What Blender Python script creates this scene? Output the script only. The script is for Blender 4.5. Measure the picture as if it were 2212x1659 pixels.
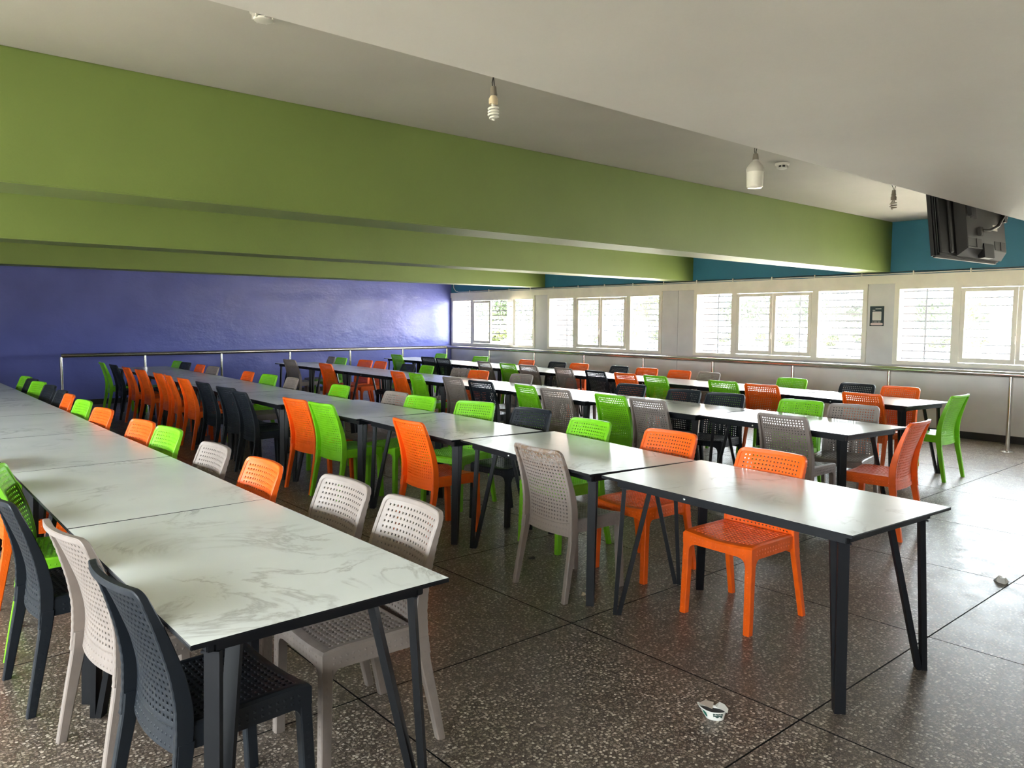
import bpy, bmesh, math, random
from mathutils import Vector, Matrix
R = math.radians
random.seed(7)
for _o in list(bpy.data.objects): bpy.data.objects.remove(_o)
SC = bpy.context.scene
COL = SC.collection

# ------------------------------------------------------------------ camera
cam = bpy.data.objects.new('camera', bpy.data.cameras.new('camera')); COL.objects.link(cam)
cam.data.sensor_width = 36.0; cam.data.lens = 36.0 * 1659.03 / 2212.0; cam.data.clip_start = .05; cam.data.clip_end = 800
_yaw, _pit, _rol, CH = 0.8619, -0.0819, 0.0047, 1.5343
_f = Vector((math.cos(_yaw) * math.cos(_pit), math.sin(_yaw) * math.cos(_pit), math.sin(_pit)))
_r = Vector((math.sin(_yaw), -math.cos(_yaw), 0)); _u = _r.cross(_f)
_r2 = _r * math.cos(_rol) + _u * math.sin(_rol); _u2 = -_r * math.sin(_rol) + _u * math.cos(_rol)
cam.matrix_world = Matrix(((_r2.x, _u2.x, -_f.x, 0), (_r2.y, _u2.y, -_f.y, 0), (_r2.z, _u2.z, -_f.z, CH), (0, 0, 0, 1)))
SC.camera = cam

# ------------------------------------------------------------------ world, daylight, exposure
WORLD_STRENGTH = 10.0
EXPOSURE = 2.1
w = bpy.data.worlds.new('world'); SC.world = w; w.use_nodes = True
nt = w.node_tree; nt.nodes.clear()
_out = nt.nodes.new('ShaderNodeOutputWorld'); _bg = nt.nodes.new('ShaderNodeBackground')
_bg.inputs['Color'].default_value = (0.86, 0.94, 1.0, 1); _bg.inputs['Strength'].default_value = WORLD_STRENGTH
nt.links.new(_bg.outputs[0], _out.inputs[0])
sun = bpy.data.lights.new('sun', 'SUN'); sun.energy = 60.0; sun.angle = R(2); sun.color = (1, .98, .95)
_s = bpy.data.objects.new('sun', sun); COL.objects.link(_s); _s.rotation_euler = (R(-36), 0, R(-3))      # high, from beyond the blue wall, along the window walls
SC.view_settings.view_transform = 'Standard'; SC.view_settings.look = 'None'
SC.view_settings.exposure = EXPOSURE; SC.view_settings.gamma = 1.0; SC.view_settings.use_curve_mapping = False
cy = SC.cycles
cy.use_denoising = True; cy.max_bounces = 10; cy.diffuse_bounces = 6; cy.glossy_bounces = 4; cy.transparent_max_bounces = 16
cy.transmission_bounces = 4; cy.caustics_reflective = False; cy.caustics_refractive = False; cy.sample_clamp_indirect = 6
try: cy.denoising_input_passes = 'RGB_ALBEDO_NORMAL'; cy.denoiser = 'OPENIMAGEDENOISE'
except Exception: pass

WX, WY, LX, FY = 11.2, 15.36, -2.6, -6.0       # window wall, blue wall, left wall, wall behind the camera
ZC, ZB, ZT = 2.947, 2.247, 2.21                # ceiling, beam soffits, top of the trim board
def portal(x, y, z, sy, sz, rot):
    l = bpy.data.lights.new('daylight', 'AREA'); l.shape = 'RECTANGLE'; l.size = sz; l.size_y = sy
    l.cycles.is_portal = True
    o = bpy.data.objects.new('daylight', l); COL.objects.link(o); o.location = (x, y, z); o.rotation_euler = rot
WIN_R = [(12.30, 15.33), (8.87, 11.90), (5.14, 8.17), (1.73, 4.76), (-1.72, 1.31)]
WIN_L = [(-2.1, 1.0), (1.4, 4.5), (4.9, 8.0)]                  # windows in the left wall
for a, b in WIN_R: portal(WX + .3, (a + b) / 2, 1.51, 3.2, 1.3, (0, R(90), 0))
for a, b in WIN_L: portal(LX - .3, (a + b) / 2, 1.51, 3.2, 1.3, (0, R(-90), 0))
# ------------------------------------------------------------------ helpers
class MB:
    """collects quads and triangles of one mesh"""
    def __init__(s): s.v = []; s.f = []; s.m = []
    def add(s, vs, fs, mi=0):
        n = len(s.v); s.v.extend([tuple(v) for v in vs]); s.f.extend([tuple(i + n for i in f) for f in fs]); s.m.extend([mi] * len(fs))
    def quad(s, a, b, c, d, mi=0): s.add((a, b, c, d), ((0, 1, 2, 3),), mi)
    def box(s, x0, x1, y0, y1, z0, z1, mi=0, bev=0, mat=None):
        if bev <= 0:
            vs = [(x, y, z) for z in (z0, z1) for y in (y0, y1) for x in (x0, x1)]
            fs = [(0, 2, 3, 1), (4, 5, 7, 6), (0, 1, 5, 4), (1, 3, 7, 5), (3, 2, 6, 7), (2, 0, 4, 6)]
        else:
            bm = bmesh.new(); bmesh.ops.create_cube(bm, size=1)
            for v in bm.verts: v.co = ((x0 + x1) / 2 + v.co.x * (x1 - x0), (y0 + y1) / 2 + v.co.y * (y1 - y0), (z0 + z1) / 2 + v.co.z * (z1 - z0))
            bmesh.ops.bevel(bm, geom=list(bm.edges), offset=bev, segments=2, affect='EDGES')
            bm.verts.index_update(); vs = [v.co.copy() for v in bm.verts]; fs = [tuple(v.index for v in f.verts) for f in bm.faces]; bm.free()
        if mat: vs = [mat @ Vector(v) for v in vs]
        s.add(vs, fs, mi)
    def bar(s, p0, p1, side, w, t, mi=0):
        """box from p0 to p1, w wide along `side`, t thick across"""
        p0 = Vector(p0); p1 = Vector(p1); d = (p1 - p0).normalized(); a = Vector(side); a = (a - d * a.dot(d)).normalized(); b = d.cross(a)
        vs = [p + a * (sa * w / 2) + b * (sb * t / 2) for p in (p0, p1) for sa, sb in ((-1, -1), (1, -1), (1, 1), (-1, 1))]
        s.add(vs, [(3, 2, 1, 0), (4, 5, 6, 7)] + [(i, (i + 1) % 4, 4 + (i + 1) % 4, 4 + i) for i in range(4)], mi)
    def tube(s, pts, r, n=8, mi=0, caps=True, closed=False):
        pts = [Vector(p) for p in pts]; rings = []; up = None; N = len(pts)
        for i, p in enumerate(pts):
            d = (pts[(i + 1) % N] - pts[i - 1]) if closed else (pts[min(i + 1, N - 1)] - pts[max(i - 1, 0)])
            d = d.normalized() if d.length > 1e-9 else Vector((0, 0, 1))
            if up is None: up = Vector((0, 0, 1)) if abs(d.z) < .9 else Vector((1, 0, 0))
            a = up - d * up.dot(d); a = a.normalized() if a.length > 1e-6 else d.orthogonal().normalized(); up = a; b = d.cross(a)
            rr = r[i] if isinstance(r, (list, tuple)) else r
            rings.append([p + (a * math.cos(6.28318 * k / n) + b * math.sin(6.28318 * k / n)) * rr for k in range(n)])
        vs = [v for g in rings for v in g]; fs = []
        for i in range(N if closed else N - 1):
            j = (i + 1) % N
            for k in range(n): fs.append((i * n + k, i * n + (k + 1) % n, j * n + (k + 1) % n, j * n + k))
        if caps and not closed: fs.append(tuple(range(n - 1, -1, -1))); fs.append(tuple((N - 1) * n + k for k in range(n)))
        s.add(vs, fs, mi)
    def lathe(s, prof, n=20, c=(0, 0, 0), mi=0, mat=None):
        """profile of (radius, z) from bottom to top"""
        vs = []; fs = []
        for r, z in prof:
            for k in range(n):
                a = 6.283185 * k / n; vs.append(Vector((c[0] + r * math.cos(a), c[1] + r * math.sin(a), c[2] + z)))
        for i in range(len(prof) - 1):
            for k in range(n): fs.append((i * n + k, i * n + (k + 1) % n, (i + 1) * n + (k + 1) % n, (i + 1) * n + k))
        if prof[0][0] > 1e-6: fs.append(tuple(range(n - 1, -1, -1)))
        if prof[-1][0] > 1e-6: fs.append(tuple((len(prof) - 1) * n + k for k in range(n)))
        if mat: vs = [mat @ v for v in vs]
        s.add(vs, fs, mi)
    def mesh(s, name, mats, smooth=None, weld=False):
        me = bpy.data.meshes.new(name); me.from_pydata(s.v, [], s.f)
        for m in (mats if isinstance(mats, (list, tuple)) else [mats]): me.materials.append(m)
        me.polygons.foreach_set('material_index', s.m)
        if weld:
            bm = bmesh.new(); bm.from_mesh(me); bmesh.ops.remove_doubles(bm, verts=bm.verts, dist=2e-5); bm.to_mesh(me); bm.free()
        if smooth:
            me.polygons.foreach_set('use_smooth', [True] * len(me.polygons)); me.set_sharp_from_angle(angle=R(smooth))
        me.update(); return me
    def obj(s, name, mats, parent=None, smooth=None, weld=False, loc=None):
        return link(name, s.mesh(name, mats, smooth, weld), parent, loc)
def link(name, data, parent=None, loc=None):
    o = bpy.data.objects.new(name, data); COL.objects.link(o)
    if parent: o.parent = parent
    if loc: o.location = loc
    return o
def tag(o, label=None, cat=None, group=None, kind=None):
    for k, v in (('label', label), ('category', cat), ('group', group), ('kind', kind)):
        if v: o[k] = v
    return o
def thing(name, label, cat, loc=(0, 0, 0), rz=0, group=None, kind=None):
    o = bpy.data.objects.new(name, None); COL.objects.link(o); o.location = loc; o.rotation_euler = (0, 0, rz); o.empty_display_size = .1
    return tag(o, label, cat, group, kind)
def kids(o): return KIDS.get(o.name, [])
def copy_tree(src, parent=None):
    c = src.copy(); COL.objects.link(c)
    if parent: c.parent = parent
    for ch in src.children: copy_tree(ch, c)
    return c

# ------------------------------------------------------------------ materials
def mat(name):
    m = bpy.data.materials.new(name); m.use_nodes = True; t = m.node_tree; return m, t, t.nodes['Principled BSDF']
def nd(t, kind, **kw):
    n = t.nodes.new(kind)
    for k, v in kw.items():
        if hasattr(n, k) and k not in ('Scale',): setattr(n, k, v)
        else: n.inputs[k.replace('_', ' ')].default_value = v
    return n
def ramp(t, src, stops, interp='LINEAR'):
    n = t.nodes.new('ShaderNodeValToRGB'); n.color_ramp.interpolation = interp; e = n.color_ramp.elements
    while len(e) < len(stops): e.new(.5)
    for q, (p, c) in zip(e, stops): q.position = p; q.color = (c, c, c, 1) if isinstance(c, (int, float)) else (*c, 1)
    t.links.new(src, n.inputs[0]); return n.outputs[0]
def mixc(t, fac, a, b, mode='MIX'):
    n = t.nodes.new('ShaderNodeMix'); n.data_type = 'RGBA'; n.blend_type = mode
    for s, v in ((n.inputs[0], fac), (n.inputs[6], a), (n.inputs[7], b)):
        if hasattr(v, 'is_output'): t.links.new(v, s)
        elif isinstance(v, (int, float)): s.default_value = v
        else: s.default_value = (*v, 1)
    return n.outputs[2]
def bump(t, bsdf, h, strength, dist=.01):
    n = t.nodes.new('ShaderNodeBump'); n.inputs['Strength'].default_value = strength; n.inputs['Distance'].default_value = dist
    t.links.new(h, n.inputs['Height']); t.links.new(n.outputs[0], bsdf.inputs['Normal']); return n
def pos(t): return t.nodes.new('ShaderNodeNewGeometry').outputs['Position']
def noise(t, vec, scale, detail=3, rough=.5, dist=0):
    n = nd(t, 'ShaderNodeTexNoise', Scale=scale, Detail=detail, Roughness=rough, Distortion=dist); t.links.new(vec, n.inputs['Vector']); return n
def plain(name, col, rough=.5, metal=0.0, spec=.5):
    m, t, b = mat(name); b.inputs['Base Color'].default_value = (*col, 1); b.inputs['Roughness'].default_value = rough
    b.inputs['Metallic'].default_value = metal; b.inputs['Specular IOR Level'].default_value = spec; return m
def paint(name, col, rough=.6, var=.12, bs=.15, scale=3, spec=.4, fine=60):
    m, t, b = mat(name); p = pos(t); n = noise(t, p, scale, 5)
    v = ramp(t, n.outputs[0], [(.3, 1 - var), (.7, 1.0)])
    t.links.new(mixc(t, 1.0, col, v, 'MULTIPLY'), b.inputs['Base Color']); b.inputs['Roughness'].default_value = rough; b.inputs['Specular IOR Level'].default_value = spec
    n2 = noise(t, p, fine, 3); bump(t, b, n2.outputs[0], bs, .004); return m
def plastic(name, col, rough=.36, spec=.5):
    m, t, b = mat(name); tc = t.nodes.new('ShaderNodeTexCoord'); n = noise(t, tc.outputs['Object'], 14, 4)
    v = ramp(t, n.outputs[0], [(.25, .86), (.6, 1.0)])
    t.links.new(mixc(t, 1.0, col, v, 'MULTIPLY'), b.inputs['Base Color'])
    b.inputs['Specular IOR Level'].default_value = spec
    t.links.new(ramp(t, n.outputs[0], [(.3, rough + .1), (.7, rough - .04)]), b.inputs['Roughness'])
    n2 = noise(t, tc.outputs['Object'], 260, 2); bump(t, b, n2.outputs[0], .12, .001); return m
M = {}
M['o'] = plastic('orange_plastic', (.90, .125, .006)); M['g'] = plastic('green_plastic', (.19, .56, .012))
M['k'] = plastic('charcoal_plastic', (.012, .0155, .021), .42, .34); M['t'] = plastic('taupe_plastic', (.26, .215, .190), .42)
M['steel'] = paint('black_powder_coat', (.0045, .005, .0068), .5, .1, .1, spec=.28)
M['stainless'] = plain('stainless_steel', (.62, .60, .57), .2, 1.0)
M['bolt'] = plain('zinc_bolt', (.6, .6, .58), .35, 1.0)
def marble():
    m, t, b = mat('marble_laminate'); tc = t.nodes.new('ShaderNodeTexCoord'); oi = t.nodes.new('ShaderNodeObjectInfo')
    off = t.nodes.new('ShaderNodeVectorMath'); off.operation = 'MULTIPLY_ADD'
    t.links.new(oi.outputs['Random'], off.inputs[0]); off.inputs[1].default_value = (37, 53, 11); t.links.new(tc.outputs['Object'], off.inputs[2])
    v = off.outputs[0]
    cloud = noise(t, v, 3.2, 4); wv = noise(t, v, 2.1, 9, .62, 1.1); mask = noise(t, v, 1.7, 3)
    ab = t.nodes.new('ShaderNodeMath'); ab.operation = 'SUBTRACT'; t.links.new(wv.outputs[0], ab.inputs[0]); ab.inputs[1].default_value = .5
    a2 = t.nodes.new('ShaderNodeMath'); a2.operation = 'ABSOLUTE'; t.links.new(ab.outputs[0], a2.inputs[0])
    line = ramp(t, a2.outputs[0], [(0, 1), (.010, .6), (.032, 0)])
    mk = ramp(t, mask.outputs[0], [(.47, 0), (.62, 1)])
    k = t.nodes.new('ShaderNodeMath'); k.operation = 'MULTIPLY'; t.links.new(line, k.inputs[0]); t.links.new(mk, k.inputs[1])
    base = mixc(t, ramp(t, cloud.outputs[0], [(.35, 0), (.7, 1)]), (.73, .765, .755), (.79, .825, .815))
    t.links.new(mixc(t, k.outputs[0], base, (.52, .535, .525)), b.inputs['Base Color'])
    b.inputs['Roughness'].default_value = .24
    b.inputs['Specular IOR Level'].default_value = .7
    n2 = noise(t, v, 120, 2); bump(t, b, n2.outputs[0], .04, .002)
    return m
M['marble'] = marble()
def terrazzo():
    m, t, b = mat('terrazzo'); p = pos(t)
    w = noise(t, p, 40, 2); wv = t.nodes.new('ShaderNodeVectorMath'); wv.operation = 'MULTIPLY_ADD'
    t.links.new(w.outputs['Color'], wv.inputs[0]); wv.inputs[1].default_value = (.003, .003, .003); t.links.new(p, wv.inputs[2])
    def chips(scale):
        v = nd(t, 'ShaderNodeTexVoronoi', Scale=scale, voronoi_dimensions='2D'); t.links.new(wv.outputs[0], v.inputs['Vector'])
        s = t.nodes.new('ShaderNodeSeparateColor'); t.links.new(v.outputs['Color'], s.inputs[0]); return v.outputs['Distance'], s.outputs
    d1, c1 = chips(75); d2, c2 = chips(150)
    big = noise(t, p, .9, 4); fine = noise(t, p, 420, 3)
    cem = mixc(t, ramp(t, fine.outputs[0], [(.3, 0), (.7, 1)]), (.048, .035, .027), (.12, .092, .071))
    chipc = ramp(t, c1[1], [(0, (.12, .092, .07)), (.5, (.22, .178, .142)), (.8, (.38, .325, .265)), (1, (.58, .53, .45))])
    chipc2 = ramp(t, c2[1], [(0, (.07, .052, .042)), (.6, (.16, .13, .105)), (1, (.36, .32, .27))])
    in1 = ramp(t, d1, [(.38, 1), (.46, 0)]); in2 = ramp(t, d2, [(.36, 1), (.46, 0)])
    s1 = ramp(t, c1[0], [(.38, 0), (.42, 1)]); s2 = ramp(t, c2[0], [(.30, 0), (.34, 1)])
    def mul(a, c):
        k = t.nodes.new('ShaderNodeMath'); k.operation = 'MULTIPLY'; t.links.new(a, k.inputs[0]); t.links.new(c, k.inputs[1]); return k.outputs[0]
    col = mixc(t, mul(in2, s2), cem, chipc2); col = mixc(t, mul(in1, s1), col, chipc)
    col = mixc(t, 1.0, col, ramp(t, big.outputs[0], [(.3, .74), (.7, 1.08)]), 'MULTIPLY')
    t.links.new(col, b.inputs['Base Color'])
    sm = noise(t, p, 7, 6, .65); t.links.new(ramp(t, sm.outputs[0], [(.3, .28), (.7, .44)]), b.inputs['Roughness']); b.inputs['Specular IOR Level'].default_value = .42
    return m
M['terrazzo'] = terrazzo()
M['grout'] = plain('dark_joint', (.004, .0035, .003), .9)
M['ceil'] = paint('ceiling_paint', (.43, .412, .375), .7, .10, .12, 1.2)
M['soffit'] = paint('soffit_paint', (.575, .562, .54), .6, .10, .12, 1.5)
M['beamg'] = paint('lime_paint', (.136, .19, .046), .55, .10, .2, 1.5, fine=35)
M['teal'] = paint('teal_paint', (.030, .168, .262), .55, .1, .2, 2)
M['grey'] = paint('grey_wall_paint', (.66, .645, .64), .42, .14, .2, 2.5)
M['cream'] = paint('cream_paint', (.84, .80, .70), .45, .12, .2, 4)
M['skirt'] = plain('black_skirting', (.012, .012, .014), .35)
M['white'] = paint('white_render', (.80, .78, .74), .7, .1, .3, 4)
M['pink'] = paint('pink_render', (.62, .40, .34), .8, .15, .3, 3)
M['iron'] = plain('grille_iron', (.035, .034, .045), .6)
def bluewall():
    m, t, b = mat('glossy_blue_paint'); p = pos(t); n = noise(t, p, 1.5, 5)
    t.links.new(mixc(t, ramp(t, n.outputs[0], [(.3, 0), (.7, 1)]), (.100, .114, .325), (.118, .134, .38)), b.inputs['Base Color'])
    b.inputs['Roughness'].default_value = .24; b.inputs['Specular IOR Level'].default_value = .24
    s = t.nodes.new('ShaderNodeMapping'); s.inputs['Scale'].default_value = (1, 1, 1.6); t.links.new(p, s.inputs['Vector'])
    a = noise(t, s.outputs[0], 1.7, 5, .55); c = noise(t, s.outputs[0], 14, 4, .6)
    h = t.nodes.new('ShaderNodeMath'); h.operation = 'MULTIPLY_ADD'; t.links.new(c.outputs[0], h.inputs[0]); h.inputs[1].default_value = .09; t.links.new(a.outputs[0], h.inputs[2])
    bump(t, b, h.outputs[0], .33, .07); return m
M['blue'] = bluewall()
def glass():
    m, t, b = mat('dusty_glass'); out = t.nodes['Material Output']; t.nodes.remove(b)
    tr = t.nodes.new('ShaderNodeBsdfTransparent'); tr.inputs[0].default_value = (.97, .98, .97, 1)
    tl = t.nodes.new('ShaderNodeBsdfTranslucent'); tl.inputs[0].default_value = (.9, .92, .92, 1)
    gl = t.nodes.new('ShaderNodeBsdfGlossy'); gl.inputs['Roughness'].default_value = .03
    ge = t.nodes.new('ShaderNodeNewGeometry'); dt = t.nodes.new('ShaderNodeVectorMath'); dt.operation = 'DOT_PRODUCT'
    t.links.new(ge.outputs['Normal'], dt.inputs[0]); t.links.new(ge.outputs['Incoming'], dt.inputs[1])
    def mt(op, a, c):
        n = t.nodes.new('ShaderNodeMath'); n.operation = op
        for s_, v_ in ((n.inputs[0], a), (n.inputs[1], c)):
            if hasattr(v_, 'is_output'): t.links.new(v_, s_)
            elif v_ is not None: s_.default_value = v_
        return n.outputs[0]
    fr = mt('MULTIPLY_ADD', mt('POWER', mt('SUBTRACT', 1.0, mt('ABSOLUTE', dt.outputs['Value'], None)), 5.0), .9); fr.node.inputs[2].default_value = .06    # same from both sides of the thin pane
    m1 = t.nodes.new('ShaderNodeMixShader'); m1.inputs[0].default_value = .03; t.links.new(tr.outputs[0], m1.inputs[1]); t.links.new(tl.outputs[0], m1.inputs[2])
    m2 = t.nodes.new('ShaderNodeMixShader'); t.links.new(fr, m2.inputs[0]); t.links.new(m1.outputs[0], m2.inputs[1]); t.links.new(gl.outputs[0], m2.inputs[2])
    t.links.new(m2.outputs[0], out.inputs[0]); return m
M['glass'] = glass()
# ------------------------------------------------------------------ floor of terrazzo slabs with dark joints
fl = MB(); fl.box(LX - .3, WX + .3, FY - .3, WY + .3, -.2, -.012)
floor = tag(fl.obj('floor', M['grout']), 'brown speckled terrazzo floor in square slabs with dark joints', kind='structure')
SX, SY, GX, GY = 2.712, 1.44, 1.222, 1.246
xs = [LX] + [SX + GX * k for k in range(-5, 9) if LX < SX + GX * k < WX] + [WX]
ys = [FY] + [SY + GY * k for k in range(-8, 13) if FY < SY + GY * k < WY] + [WY]
_slabs = {}
for i in range(len(xs) - 1):
    for j in range(len(ys) - 1):
        dx = xs[i + 1] - xs[i]; dy = ys[j + 1] - ys[j]; key = (round(dx, 3), round(dy, 3))
        if key not in _slabs:
            b = MB(); g = .0036; b.box(-dx / 2 + g, dx / 2 - g, -dy / 2 + g, dy / 2 - g, -.012, 0); b.m = [0 if k == 1 else 1 for k in range(6)]; _slabs[key] = b.mesh('floor_slab', [M['terrazzo'], M['grout']])
        link('floor_slab', _slabs[key], floor, ((xs[i] + xs[i + 1]) / 2, (ys[j] + ys[j + 1]) / 2, 0))

# ------------------------------------------------------------------ walls
TH = .25
b = MB(); b.box(LX - TH, WX + TH, WY, WY + .2, -.012, ZC + .2)
tag(b.obj('wall_back', M['blue']), 'glossy blue painted end wall', kind='structure')
WZ0, WZ1 = .95, 2.085
def window_wall(x0, x1, wins, y0, y1, groove=None, WZ0=.95):
    lo = MB(); hi = MB(); e = sorted(wins)
    cuts = [y0] + [v for a in e for v in a] + [y1]
    segs = [(cuts[i], cuts[i + 1]) for i in range(0, len(cuts), 2)]
    if groove:
        lo.box(x0, x1, y0, groove - .003, -.012, WZ0); lo.box(x0, x1, groove + .003, y1, -.012, WZ0); lo.box(x0 + .02, x1, groove - .003, groove + .003, -.012, ZT, 1)
    else: lo.box(x0, x1, y0, y1, -.012, WZ0)
    for a, c in segs:
        if c - a < .01: continue
        if groove and a < groove < c: lo.box(x0, x1, a, groove - .003, WZ0, WZ1); lo.box(x0, x1, groove + .003, c, WZ0, WZ1)
        else: lo.box(x0, x1, a, c, WZ0, WZ1)
    hi.box(x0, x1, y0, y1, WZ1, ZC + .2)
    return lo, hi
lo, hi = window_wall(WX, WX + TH, WIN_R, FY, WY, 8.52)
wr = tag(hi.obj('wall_right', M['teal']), 'teal band of wall above the windows', kind='structure')
tag(lo.obj('wall_panel', [M['grey'], M['grout']], wr), 'grey painted lower wall with a panel joint')
lo, hi = window_wall(LX - TH, LX, WIN_L, FY, WY, None, .95)
wl = tag(hi.obj('wall_left', M['cream']), 'cream wall opposite the window wall', kind='structure'); lo.obj('wall_panel', M['grey'], wl)
b = MB(); b.box(LX - TH, WX + TH, FY - .2, FY, -.012, ZC + .2)
tag(b.obj('wall_front', M['cream']), 'cream wall behind the viewer', kind='structure')
b = MB(); b.box(WX - .03, WX, FY, WY - .002, WZ1, 2.205, 0, .004)
tag(b.obj('trim_1', M['cream']), 'cream board running above the windows', kind='structure')
b = MB(); b.box(WX - .012, WX, FY, WY - .013, .0, .095); tag(b.obj('baseboard_right', M['skirt']), 'black skirting under the grey wall', kind='structure')
b = MB(); b.box(LX, WX, WY - .012, WY, .0, .095); tag(b.obj('baseboard_back', M['skirt']), 'black skirting under the blue wall', kind='structure')
b = MB(); b.box(LX - TH, WX + TH, FY - .2, WY + .2, ZC, ZC + .25)
tag(b.obj('ceiling', M['ceil']), 'off-white painted ceiling between the beams', kind='structure')
b = MB(); b.box(LX, WX, FY, 1.80, ZB, ZC)
tag(b.obj('ceiling_soffit', M['soffit']), 'wide white dropped soffit nearest the viewer', kind='structure')
for y, lb in ((4.84, 'lime green ceiling beam nearest the viewer'), (8.21, 'middle lime green ceiling beam'), (11.99, 'lime green ceiling beam nearest the blue wall')):
    b = MB(); b.box(LX, WX, y, y + .42, ZB, ZC, 0, .008); tag(b.obj('ceiling_beam', M['beamg']), lb, kind='structure')

# ------------------------------------------------------------------ windows: frame, mullions, two casements between two fixed panes, iron grille
def handle(par, x, y, z):
    h = MB(); h.box(x - .02, x, y - .012, y + .012, z - .05, z + .05, 0, .004); h.tube([(x - .03, y, z + .01), (x - .035, y, z - .09)], .006, 6)
    h.tube([(x - .008, y, 1.02), (x - .008, y, 2.03)], .0045, 6); h.obj('handle', M['white'], par, 30)
def sash(par, y0, y1, z0, z1, x0, x1, open_=None):
    s = MB(); t = .052
    s.box(x0, x1, y0, y1, z0, z0 + t + .01, 0, .004); s.box(x0, x1, y0, y1, z1 - t, z1, 0, .004)
    s.box(x0, x1, y0, y0 + t, z0 + t + .01, z1 - t, 0, .003); s.box(x0, x1, y1 - t, y1, z0 + t + .01, z1 - t, 0, .003)
    o = s.obj('sash', M['cream'], par, 30)
    g = MB(); xm = (x0 + x1) / 2; g.quad((xm, y0 + t, z0 + t), (xm, y1 - t, z0 + t), (xm, y1 - t, z1 - t), (xm, y0 + t, z1 - t)); p = g.obj('pane', M['glass'], o)
    if open_:
        T = Matrix.Translation((x0, open_[0], 0)) @ Matrix.Rotation(open_[1], 4, 'Z') @ Matrix.Translation((-x0, -open_[0], 0)); o.matrix_local = T
def window(idx, ya, yb, xi, side, grille, swung=False, label='', WZ0=.95):
    w = thing('window_%d' % idx, label, None, (0, 0, 0), 0, None, 'structure')
    S = side                                            # +1: outside lies at +x
    def X(a, c): return (min(xi + S * a, xi + S * c), max(xi + S * a, xi + S * c))
    ZL = WZ0 + .053
    f = MB(); x0, x1 = X(-.025, .07); L = yb - ya; sc = L / 3.03
    f.box(x0, x1, ya, yb, WZ0, WZ0 + .053, 0, .005); f.box(x0, x1, ya, yb, 2.005, WZ1, 0, .005)
    f.box(x0, x1, ya, ya + .07, ZL, 2.005, 0, .004); f.box(x0, x1, yb - .07, yb, ZL, 2.005, 0, .004)
    m = [ya + .75 * sc, ya + .855 * sc, ya + 2.175 * sc, ya + 2.28 * sc]
    mx0, mx1 = X(-.01, .06)
    f.box(mx0, mx1, m[0], m[1], ZL, 2.005, 0, .004); f.box(mx0, mx1, m[2], m[3], ZL, 2.005, 0, .004)
    f.obj('window_frame', M['cream'], w, 30)
    for a, c in ((ya + .07, m[0]), (m[3], yb - .07)):
        g = MB(); xx = xi + S * .035; g.quad((xx, a, ZL), (xx, c, ZL), (xx, c, 2.005), (xx, a, 2.005)); g.obj('pane', M['glass'], w)
    mid = (m[1] + m[2]) / 2; s0, s1 = X(-.018, .03)
    sash(w, m[1] + .004, mid - .003, ZL + .007, 2.0, s0, s1, (m[1], R(152)) if swung else None)
    sash(w, mid + .003, m[2] - .004, ZL + .007, 2.0, s0, s1)
    if not swung: handle(w, s0, mid, 1.36)
    rv = MB(); r0, r1 = X(.07, TH + .01)
    rv.box(r0, r1, ya - .02, ya + .02, WZ0 + .02, WZ1 - .02); rv.box(r0, r1, yb - .02, yb + .02, WZ0 + .02, WZ1 - .02)
    r2, r3 = X(.07, TH + .06); rv.box(r2, r3, ya, yb, WZ0 + .003, WZ0 + .035); rv.obj('reveal', M['white'], w)
    if grille:
        xg = xi + S * .245
        for k in range(10):
            g = MB(); z = 1.03 + .1055 * k; g.box(xg - .006, xg + .006, ya + .02, yb - .02, z - .011, z + .011); g.obj('grille_bar', M['iron'], w)
        for yy in (yb - .33, ya + 1.18):
            g = MB(); g.box(xg - .008, xg + .008, yy - .012, yy + .012, WZ0 + .04, WZ1 - .03); g.obj('grille_upright', M['iron'], w)
        p = MB(); p.box(WX + TH, WX + TH + .42, yb + .0, yb + .26, 0, 2.25); p.obj('outer_fin', M['pink'], w)
    return w
WL = ['window nearest the blue wall with one casement swung open', 'second window from the blue wall', 'window beside the dark poster on its far side', 'window at the right edge, nearest the viewer', 'window in the grille wall outside the frame on the right']
for i, (a, c) in enumerate(WIN_R): window(i + 1, a, c, WX, 1, True, i == 0, WL[i])
for i, (a, c) in enumerate(WIN_L): window(i + 6, a, c, LX, -1, False, False, 'window in the wall opposite the grilles', .95)

# ------------------------------------------------------------------ cable along the trim board
cd = thing('wall_cable', 'pale cable conduit clipped along the top of the cream board above the windows', 'cable', (0, 0, 0))
b = MB(); b.tube([(WX - .016, -2.9 + .3 * k, 2.222 + .003 * math.sin(k * 1.7)) for k in range(60)] + [(WX - .016, WY - .32, 2.223), (WX - .016, WY - .2, 2.25), (WX - .016, WY - .12, 2.33), (WX - .016, WY - .1, 2.5)], .0085, 6)
b.obj('conduit', M['cream'], cd, 60)
b = MB(); b.tube([(WX - .012, -2.9 + .3 * k, 2.243 + .004 * math.sin(k * 2.3 + 1)) for k in range(59)], .006, 6); b.obj('wire', M['skirt'], cd, 60)
for k in range(22):
    b = MB(); y = 14.6 - .72 * k; b.box(WX - .03, WX - .001, y - .008, y + .008, 2.206, 2.256, 0, .002); b.obj('clip', M['cream'], cd)
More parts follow.
